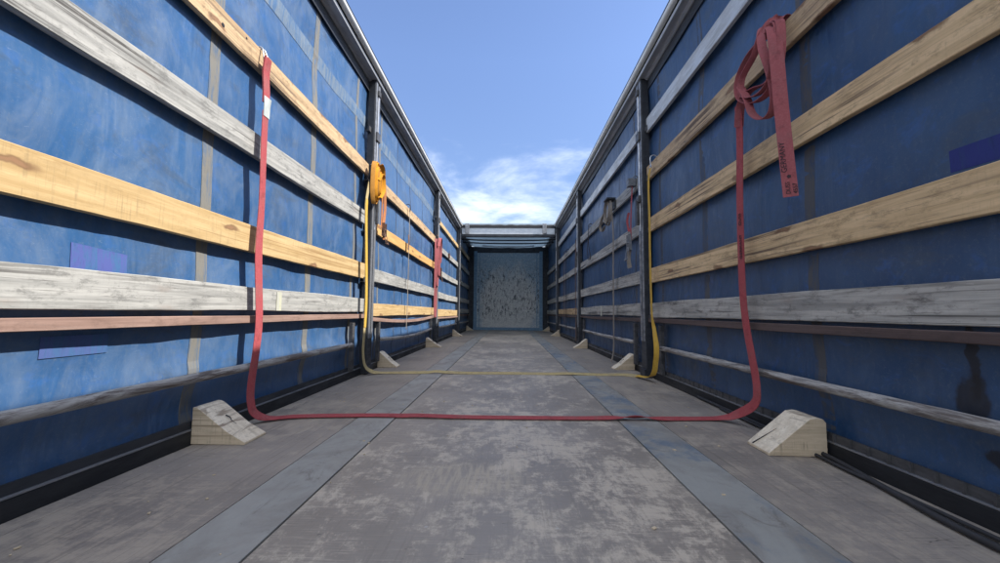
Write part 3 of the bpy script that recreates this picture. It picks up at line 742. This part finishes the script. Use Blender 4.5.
# red strap: hook on the upper left board, down, across the floor, up the right wall to a bundle
t = empty('lashing_strap', (-1.165, 1.9, 0)); tag(t, 'long red lashing strap from the upper left board across the floor to the right wall', 'strap')
TL = tuple(t.location)
fl = [(-1.168, 1.865, .80), (-1.163, 1.888, .50), (-1.166, 1.885, .343), (-1.172, 1.872, .20), (-1.168, 1.868, .11), (-1.155, 1.885, .05), (-1.115, 1.94, .016), (-1.02, 2.00, .010), (-.80, 2.035, .009), (-.62, 2.045, .010), (-.50, 2.045, .010), (-.42, 2.045, .012), (-.2, 2.04, .009), (.1, 2.045, .008), (.4, 2.05, .009), (.55, 2.055, .012), (.66, 2.055, .017), (.78, 2.06, .010), (1.0, 2.075, .009), (1.09, 2.06, .018), (1.13, 2.00, .05), (1.155, 1.90, .12), (1.160, 1.883, .20), (1.163, 1.915, .33), (1.160, 1.95, .50), (1.158, 1.962, .70), (1.160, 1.958, 1.09), (1.158, 1.935, 1.40), (1.150, 1.925, 1.56)]
wd = []
for p in fl:
    x = p[0]
    if abs(x) > 1.1: wd.append(Vector((.12 if x < 0 else -.12, 1, 0)))
    else:
        a = .10
        if -.55 < x < -.45: a = .15
        if .62 < x < .70: a = -.5
        wd.append(Vector((0, math.cos(a), math.sin(a))))
bm = bmesh.new()
ribbon(bm, [(-1.172, 1.862, 1.50), (-1.170, 1.862, 1.30), (-1.171, 1.872, 1.05)]+fl, [YD, YD, YD]+wd, .045, .003, 10)
obj('webbing', bm, MAT['red'], t, loc=TL)
bm = bmesh.new(); ribbon(bm, [(-1.173, 1.862, 1.775), (-1.180, 1.862, 1.70), (-1.176, 1.866, 1.60), (-1.176, 1.868, 1.545)], YD, .05, .007, 8); obj('sewn_end', bm, MAT['red'], t, loc=TL)
bm = bmesh.new(); ribbon(bm, [(-1.168, 1.868, 1.575), (-1.168, 1.866, 1.53), (-1.169, 1.866, 1.475)], [YD+Vector((.15, 0, .1)), YD, YD], .048, .003, 6); obj('label_tag', bm, MAT['label'], t, loc=TL)
bm = bmesh.new()
for s in (-.018, .018):
    tube(bm, [(-1.180, 1.862+s*1.3, 1.765), (-1.188, 1.862+s, 1.79), (-1.200, 1.862+s*.5, 1.822), (-1.220, 1.862+s*.4, 1.832), (-1.241, 1.862+s*.4, 1.820), (-1.2405, 1.862+s*.4, 1.79)], .0035, 5, 8)
tube(bm, [(-1.178, 1.838, 1.768), (-1.178, 1.862, 1.763), (-1.178, 1.886, 1.768)], .004, 4, 8)
obj('claw_hook', bm, MAT['alu'], t, loc=TL, smooth=True)
# bundle on the right
VD = Vector((.9, -.42, 0))
def loop(cy, cz, ry, rz, x0, tilt=0, turns=1.0, start=0, dx_=.0):
    pts = []
    n = int(12*turns)
    for i in range(n+1):
        a = start+2*math.pi*i/12
        y, z = ry*math.cos(a), rz*math.sin(a)
        y, z = y*math.cos(tilt)-z*math.sin(tilt), y*math.sin(tilt)+z*math.cos(tilt)
        pts.append((x0+dx_*i/n, cy+y, cz+z))
    return pts
bd = empty('strap_bundle', (1.15, 1.8, 1.6)); tag(bd, 'bundle of faded red webbing looped over the upper right board, printed end hanging down', 'strap')
BL = tuple(bd.location)
bm = bmesh.new()
OV = [(1.165, 1.66, 1.795), (1.19, 1.66, 1.812), (1.225, 1.665, 1.812)]
XD = Vector((1, -.25, 0)); XF = Vector((.75, -.9, .1))
ribbon(bm, [(1.150, 1.925, 1.45), (1.150, 1.905, 1.54), (1.15, 1.85, 1.578), (1.15, 1.77, 1.565), (1.14, 1.68, 1.53), (1.135, 1.61, 1.55), (1.13, 1.585, 1.64), (1.14, 1.60, 1.74)]+OV, [VD]*3+[XD]*8, .040, .003)
ribbon(bm, [(1.15, 1.612, 1.757), (1.147, 1.706, 1.753), (1.144, 1.821, 1.736), (1.141, 1.898, 1.671), (1.138, 1.89, 1.581), (1.135, 1.79, 1.499), (1.132, 1.686, 1.478), (1.129, 1.614, 1.511), (1.126, 1.573, 1.605), (1.14, 1.59, 1.74)]+OV, XD, .034, .003)
ribbon(bm, [(1.22, 1.68, 1.815), (1.17, 1.685, 1.818), (1.13, 1.70, 1.76), (1.127, 1.746, 1.701), (1.124, 1.84, 1.644), (1.121, 1.83, 1.557), (1.118, 1.725, 1.50), (1.115, 1.64, 1.508), (1.112, 1.60, 1.582)], XD, .028, .003)
ribbon(bm, [(1.18, 1.70, 1.815), (1.135, 1.70, 1.79), (1.12, 1.68, 1.70), (1.12, 1.647, 1.584), (1.12, 1.617, 1.452), (1.12, 1.635, 1.375), (1.12, 1.701, 1.378), (1.12, 1.769, 1.44), (1.12, 1.80, 1.524), (1.125, 1.86, 1.62)], [XD, XF, XF, XD, XD, XD, XD, XD, XD, XD], .034, .003)
obj('coils', bm, MAT['redp'], bd, loc=BL)
bm = bmesh.new()
tp = [(1.238, 1.68, 1.78), (1.226, 1.68, 1.7985), (1.205, 1.678, 1.802), (1.178, 1.668, 1.790), (1.145, 1.645, 1.762), (1.118, 1.60, 1.71), (1.108, 1.575, 1.60), (1.106, 1.558, 1.35), (1.110, 1.535, .985)]
ribbon(bm, tp, [Vector((.1, -1, 0)), Vector((.1, -1, 0)), Vector((.2, -1, 0)), Vector((.6, -.8, 0))]+[VD]*5, .050, .003); tail = obj('printed_end', bm, MAT['redp'], bd, loc=BL)
# print, reading upwards with the letter tops to the left
wdv = VD.normalized(); tv = (Vector(tp[-2])-Vector(tp[-1])).normalized(); ndv = tv.cross(-wdv).normalized()
if ndv.y > 0: ndv = -ndv
def tmat(o):
    x = tv; y = -wdv; z = x.cross(y); m_ = Matrix((x, y, z)).transposed().to_4x4(); m_.translation = o; return m_
zf = Vector(tv).cross(-wdv)
base = Vector(tp[-1])+tv*.010
offn = zf*.0034
for s_, u, w_, sz in (('DUSS', 0, .006, .021), ('4557', 0, -.017, .021), ('GERMANY', .088, .010, .027)):
    text_mesh('print', s_, sz, MAT['ink'], tail, tmat(base+tv*u-wdv*(-.0)+wdv*(-w_+.006)+offn))
for o in tail.children:
    o.location = -(Vector(tail.location)+bd.location)
bm = bmesh.new(); c0 = base+tv*.071+offn
bmesh.ops.create_circle(bm, cap_ends=True, segments=5, radius=.008, matrix=tmat(c0)); r_ = bmesh.ops.extrude_face_region(bm, geom=list(bm.faces)); bmesh.ops.translate(bm, verts=[v for v in r_['geom'] if isinstance(v, bmesh.types.BMVert)], vec=zf*.0006)
lg = obj('print_emblem', bm, MAT['ink'], None); lg.parent = tail; lg.location = -(Vector(tail.location)+bd.location)
# print on the standing part of the strap
x_ = Vector((0, 0, 1)); y_ = Vector((0, 1, 0)); z_ = x_.cross(y_)
wb = [c for c in t.children if c.name.startswith('webbing')][0]
for s_, z0 in (('GERMANY', .80), ('DUSS', .965)):
    m_ = Matrix((x_, y_, z_)).transposed().to_4x4(); m_.translation = Vector((1.1545, 1.948, z0))
    o = text_mesh('print', s_, .026, MAT['ink'], wb, m_); o.location = -(Vector(wb.location)+t.location)

def ratchet(bm, c, s, side):
    c = Vector(c)
    bx(bm, *sorted((c.x, c.x-side*.004)), c.y-.023*s, c.y+.023*s, c.z-.05*s, c.z+.05*s)
    for k in (-.022, .022): bx(bm, *sorted((c.x-side*.0, c.x-side*.03)), c.y+k*s-.002, c.y+k*s+.002, c.z-.05*s, c.z+.05*s)
    bx(bm, *sorted((c.x-side*.002, c.x-side*.022)), c.y-.03*s, c.y+.03*s, c.z-.052*s, c.z-.03*s)
    tube(bm, [(c.x-side*.015, c.y-.026*s, c.z), (c.x-side*.015, c.y+.026*s, c.z)], .011, 2, 10)
    for k in (-.026, .026): tube(bm, [(c.x-side*.02, c.y+k*s, c.z-.01), (c.x-side*.045, c.y+k*s, c.z-.11*s)], .003, 2, 6)
    tube(bm, [(c.x-side*.045, c.y-.028*s, c.z-.11*s), (c.x-side*.045, c.y+.028*s, c.z-.11*s)], .008, 2, 8)
def hook(bm, side, y, z, s=1, xo=1.20):
    tube(bm, [(side*(xo-.02), y, z-.06*s), (side*(xo-.024), y, z), (side*(xo-.012), y, z+.024), (side*(xo+.012), y, z+.030), (side*(xo+.037), y, z+.014)], .0045, 5, 8)

# yellow strap
t = empty('lashing_strap', (-1.15, 3.3, 0)); tag(t, 'long yellow lashing strap crossing the floor between the two nearest posts', 'strap'); TL = tuple(t.location)
bm = bmesh.new()
yl = [(-1.165, 3.30, 1.62), (-1.16, 3.23, 1.45), (-1.155, 3.215, 1.30), (-1.152, 3.245, .95), (-1.150, 3.268, .62), (-1.152, 3.262, .35), (-1.155, 3.262, .20), (-1.150, 3.30, .09), (-1.125, 3.37, .035), (-1.07, 3.44, .012), (-.9, 3.47, .009), (-.68, 3.485, .012), (-.6, 3.49, .02), (-.5, 3.49, .014), (-.3, 3.50, .008), (0, 3.515, .008), (.35, 3.51, .008), (.55, 3.50, .014), (.8, 3.50, .008), (1.0, 3.50, .010), (1.10, 3.42, .012)]
wy = [YD]*8+[Vector((0, 1, .2))]*2+[Vector((0, .9, .3))]*11
ribbon(bm, yl, wy, .045, .003); obj('floor_webbing', bm, MAT['yeld'], t, loc=TL)
bm = bmesh.new()
ribbon(bm, [(-1.157, 3.232, 1.46), (-1.151, 3.216, 1.30), (-1.148, 3.246, .95), (-1.146, 3.269, .62), (-1.148, 3.264, .40)], YD, .047, .003); obj('hanging_webbing', bm, MAT['yel'], t, loc=TL)
bm = bmesh.new()
yr = [(1.10, 3.42, .014), (1.135, 3.25, .03), (1.145, 3.15, .075), (1.146, 3.10, .18), (1.148, 3.09, .28), (1.150, 3.13, .40), (1.152, 3.18, .50), (1.155, 3.20, .65), (1.157, 3.212, .90), (1.158, 3.212, 1.3), (1.158, 3.215, 1.60), (1.175, 3.216, 1.72)]
wr_ = [Vector((.2, 1, .1)), Vector((.5, .8, 0)), Vector((.9, -.3, 0)), Vector((.9, -.3, 0)), Vector((.8, -.5, 0)), Vector((.4, -1, 0)), Vector((0, -1, 0))]+[Vector((0, -1, 0))]*5
ribbon(bm, yr, wr_, .038, .003); obj('rising_webbing', bm, MAT['yel'], t, loc=TL)
bm = bmesh.new(); hook(bm, 1, 3.216, 1.80); tube(bm, [(1.18, 3.20, 1.73), (1.178, 3.216, 1.75), (1.18, 3.232, 1.73), (1.18, 3.20, 1.73)], .004, 4, 6); obj('hook', bm, MAT['alu'], t, loc=TL)
t = empty('strap_bundle', (-1.14, 3.42, 1.6)); tag(t, 'thick orange-yellow webbing coil hanging on the nearest left post', 'strap'); TL = tuple(t.location)
bm = bmesh.new()
vd = Vector((.85, .5, 0)); bmo = bmesh.new()
for k in range(6):
    r = .058-.007*k; hz = .185-.018*k; x0 = -1.135+.006*k; cy = 3.345+.014*(k % 3); ct = 1.64+.006*((k*5) % 3)
    pts = [(x0+.004*noise.noise(Vector((k, i, 0))), cy+r*math.cos(a)*(1+.2*noise.noise(Vector((k, i*.5, 1)))), ct+hz*math.sin(a)) for i, a in enumerate([2*math.pi*j/14+.3*k for j in range(15)])]
    ribbon(bm if k % 2 else bmo, pts, vd, .036, .004, 5)
ribbon(bm, [(-1.10, 3.36, 1.80), (-1.11, 3.42, 1.815), (-1.12, 3.50, 1.80), (-1.13, 3.54, 1.72), (-1.13, 3.53, 1.62)], Vector((.7, .2, .4)), .045, .004)
ribbon(bm, [(-1.10, 3.33, 1.66), (-1.09, 3.36, 1.72), (-1.09, 3.42, 1.70), (-1.09, 3.43, 1.60), (-1.10, 3.38, 1.52)], vd, .044, .004)
obj('coils', bm, MAT['orange'], t, loc=TL); obj('inner_coils', bmo, webbing('brown_orange_webbing', (.42, .20, .04), (.22, .11, .04)), t, loc=TL)
bm = bmesh.new(); hook(bm, -1, 3.40, 1.80, 1, 1.165); obj('hook', bm, MAT['galv'], t, loc=TL)

# short ratchet strap beside it
t = empty('ratchet_strap', (-1.15, 3.6, 1.5)); tag(t, 'short frayed orange and red strap with ratchet just past the nearest left post', 'strap'); TL = tuple(t.location)
bm = bmesh.new(); ribbon(bm, [(-1.16, 3.58, 1.78), (-1.15, 3.60, 1.60), (-1.155, 3.62, 1.45), (-1.15, 3.60, 1.30)], YD, .04, .003)
ribbon(bm, [(-1.14, 3.63, 1.70), (-1.14, 3.66, 1.5), (-1.14, 3.63, 1.33), (-1.14, 3.66, 1.2)], YD+Vector((.6, 0, 0)), .03, .003); obj('webbing', bm, webbing('rusty_webbing', (.42, .17, .07)), t, loc=TL)
bm = bmesh.new(); ratchet(bm, (-1.15, 3.64, 1.29), 1.2, -1); hook(bm, -1, 3.59, 1.80); obj('ratchet', bm, MAT['rust'], t, loc=TL)

# thin strap, second left bay
t = empty('thin_strap', (-1.17, 4.73, 1)); tag(t, 'thin grey strap hanging from the upper board of the second left bay', 'strap'); TL = tuple(t.location)
bm = bmesh.new(); ribbon(bm, [(-1.185, 4.745, 1.80), (-1.18, 4.74, 1.5), (-1.178, 4.73, 1.0), (-1.176, 4.72, .55), (-1.18, 4.71, .32)], YD, .022, .002); obj('webbing', bm, MAT['greyw'], t, loc=TL)
bm = bmesh.new(); ribbon(bm, [(-1.178, 4.70, 1.45), (-1.174, 4.705, 1.36), (-1.178, 4.70, 1.27)], YD, .05, .004); obj('red_tag', bm, MAT['rust'], t, loc=TL)
bm = bmesh.new(); hook(bm, -1, 4.745, 1.805); obj('hook', bm, MAT['dark'], t, loc=TL)

# red bundle, second left post
t = empty('strap_bundle', (-1.13, 6.45, 1.2)); tag(t, 'faded red webbing bundle hanging down the second left post', 'strap'); TL = tuple(t.location)
bm = bmesh.new()
vd = Vector((.9, .4, 0))
for k in range(3):
    y = 6.37+.032*k; x = -1.155+.016*k; b = [.46, .95, 1.12][k]
    ribbon(bm, [(x-.01, y, 1.72), (x, y-.03, 1.5), (x, y-.035, (1.6+b)/2), (x, y-.01, b+.05), (x+.005, y+.02, b), (x+.01, y+.05, b+.06), (x+.01, y+.06, (1.6+b)/2), (x, y+.04, 1.5), (x-.01, y+.02, 1.72)], vd, .026, .003)
ribbon(bm, [(-1.11, 6.37, 1.60), (-1.10, 6.42, 1.73), (-1.10, 6.50, 1.72), (-1.11, 6.56, 1.6), (-1.12, 6.57, 1.35)], vd, .05, .003)
obj('webbing', bm, MAT['redp'], t, loc=TL)
bm = bmesh.new(); ratchet(bm, (-1.13, 6.62, 1.2), 1.4, -1); hook(bm, -1, 6.45, 1.76, 1, 1.16); obj('ratchet', bm, MAT['rust'], t, loc=TL)
# little things in third left bay
t = empty('thin_strap', (-1.18, 8.0, 1)); tag(t, 'short dark strap on the upper grey board of the third left bay', 'strap'); TL = tuple(t.location)
bm = bmesh.new(); ribbon(bm, [(-1.185, 8.0, 1.78), (-1.18, 8.0, 1.6), (-1.18, 8.01, 1.40), (-1.18, 8.0, 1.12)], YD, .03, .003); obj('webbing', bm, MAT['blackw'], t, loc=TL)
bm = bmesh.new(); bx(bm, -1.20, -1.17, 7.98, 8.03, 1.62, 1.72); obj('buckle', bm, MAT['rust'], t, loc=TL)

# right second bay: red strap with ratchet
t = empty('ratchet_strap', (1.16, 3.72, 1.4)); tag(t, 'red ratchet strap hanging just past the nearest right post', 'strap'); TL = tuple(t.location)
bm = bmesh.new(); ribbon(bm, [(1.175, 3.69, 1.76), (1.165, 3.70, 1.55), (1.16, 3.71, 1.35), (1.165, 3.72, 1.22)], -YD, .030, .003); ribbon(bm, [(1.15, 3.73, 1.48), (1.14, 3.75, 1.40), (1.15, 3.73, 1.3)], Vector((.8, -.4, 0)), .02, .003); obj('webbing', bm, MAT['red'], t, loc=TL)
bm = bmesh.new(); ratchet(bm, (1.165, 3.74, 1.20), 1.5, 1); hook(bm, 1, 3.69, 1.79); bx(bm, 1.13, 1.20, 3.66, 3.73, 1.72, 1.79); obj('ratchet', bm, MAT['galv'], t, loc=TL)
bm = bmesh.new(); ribbon(bm, [(1.16, 3.76, 1.14), (1.155, 3.78, 1.05), (1.16, 3.76, .96)], Vector((.7, -.6, 0)), .04, .003); obj('loose_end', bm, MAT['greyw'], t, loc=TL)
# grey coil with long tail
t = empty('strap_bundle', (1.16, 4.5, 1.5)); tag(t, 'grey webbing coil on the second right bay with its end reaching the floor', 'strap'); TL = tuple(t.location)
bm = bmesh.new(); vd = Vector((.9, -.3, 0))
for k in range(2):
    pts = loop(4.50+.03*k, 1.68+.01*k, .13-.02*k, .15-.02*k, 1.15-.012*k, .15, 1, 1.0+k)
    ribbon(bm, pts, vd, .022, .003, 5)
ribbon(bm, [(1.15, 4.62, 1.72), (1.14, 4.78, 1.66), (1.14, 4.86, 1.58), (1.15, 4.80, 1.52), (1.15, 4.68, 1.56)], vd, .03, .003)
ribbon(bm, [(1.16, 4.40, 1.68), (1.165, 4.36, 1.4), (1.165, 4.38, 1.0), (1.168, 4.40, .5), (1.165, 4.41, .14), (1.14, 4.42, .01)], -YD, .045, .003)
obj('webbing', bm, MAT['greyw'], t, loc=TL)
bm = bmesh.new(); bx(bm, 1.10, 1.20, 4.36, 4.52, 1.80, 1.815); bx(bm, 1.19, 1.205, 4.38, 4.50, 1.70, 1.80); obj('hanger_bracket', bm, MAT['dark'], t, loc=TL, bevel=.002)
# small dark strap
t = empty('thin_strap', (1.17, 5.7, 1.5)); tag(t, 'short dark strap with hooks in the middle of the second right bay', 'strap'); TL = tuple(t.location)
bm = bmesh.new(); ribbon(bm, [(1.18, 5.75, 1.80), (1.17, 5.74, 1.68), (1.17, 5.72, 1.5), (1.17, 5.60, 1.33)], -YD, .028, .003); ribbon(bm, [(1.17, 5.73, 1.66), (1.165, 5.80, 1.45), (1.165, 5.74, 1.30)], -YD, .026, .003); obj('webbing', bm, MAT['blackw'], t, loc=TL)
bm = bmesh.new(); hook(bm, 1, 5.75, 1.80); tube(bm, [(1.16, 5.60, 1.34), (1.15, 5.57, 1.28), (1.16, 5.54, 1.32)], .006, 4, 6); obj('hook', bm, MAT['upr'], t, loc=TL)
# post straps right
for y, z0, mt, lab in ((6.90, .06, 'rust', 'rusty red strap hanging beside the second right post'), (8.02, .19, 'blackw', 'dark strap hanging over the boards of the third right bay'), (8.30, .30, 'rust', 'thin brown strap hanging beside the dark strap in the third right bay')):
    t = empty('thin_strap', (1.17, y, 1)); tag(t, lab, 'strap'); TL = tuple(t.location)
    bm = bmesh.new(); ribbon(bm, [(1.183, y, 1.80), (1.172, y+.01, 1.4), (1.17, y-.01, .9), (1.172, y, z0)], -YD, .055, .003); obj('webbing', bm, MAT[mt], t, loc=TL)
    bm = bmesh.new(); hook(bm, 1, y, 1.80); obj('hook', bm, MAT['upr'], t, loc=TL)

# cables lying along the right edge of the floor
for k, (pts, r, lab) in enumerate([
    ([(1.222, 2.6, .012), (1.217, 2.0, .012), (1.205, 1.55, .012), (1.16, 1.25, .012), (1.13, 1.0, .012), (1.145, .6, .012), (1.15, -.6, .012)], .009, 'thick black rubber cable along the right floor edge'),
    ([(1.205, 2.3, .009), (1.195, 1.8, .009), (1.172, 1.45, .009), (1.175, 1.2, .009), (1.178, .9, .009), (1.18, -.6, .009)], .006, 'thinner black cable nearest the right base rail')]):
    bm = bmesh.new(); tube(bm, pts, r, 10, 8); tag(obj('rubber_cable', bm, MAT['rubber'], loc=pts[2], smooth=True), lab, 'cable')

# grit and splinters on the floor
bm = bmesh.new()
for i in range(160):
    x = random.uniform(-1.1, 1.1) if i < 300 else random.choice((-1, 1))*random.uniform(.95, 1.17); y = random.uniform(.7, 7); s = random.uniform(.0012, .0035)
    v = bx(bm, x-s, x+s, y-s*random.uniform(.4, 3), y+s, .0016, .0016+s*.9, Matrix.Rotation(random.uniform(0, 6), 3, 'Z'))
o = obj('floor_grit', bm, MAT['chock']); structure(o, 'stuff')
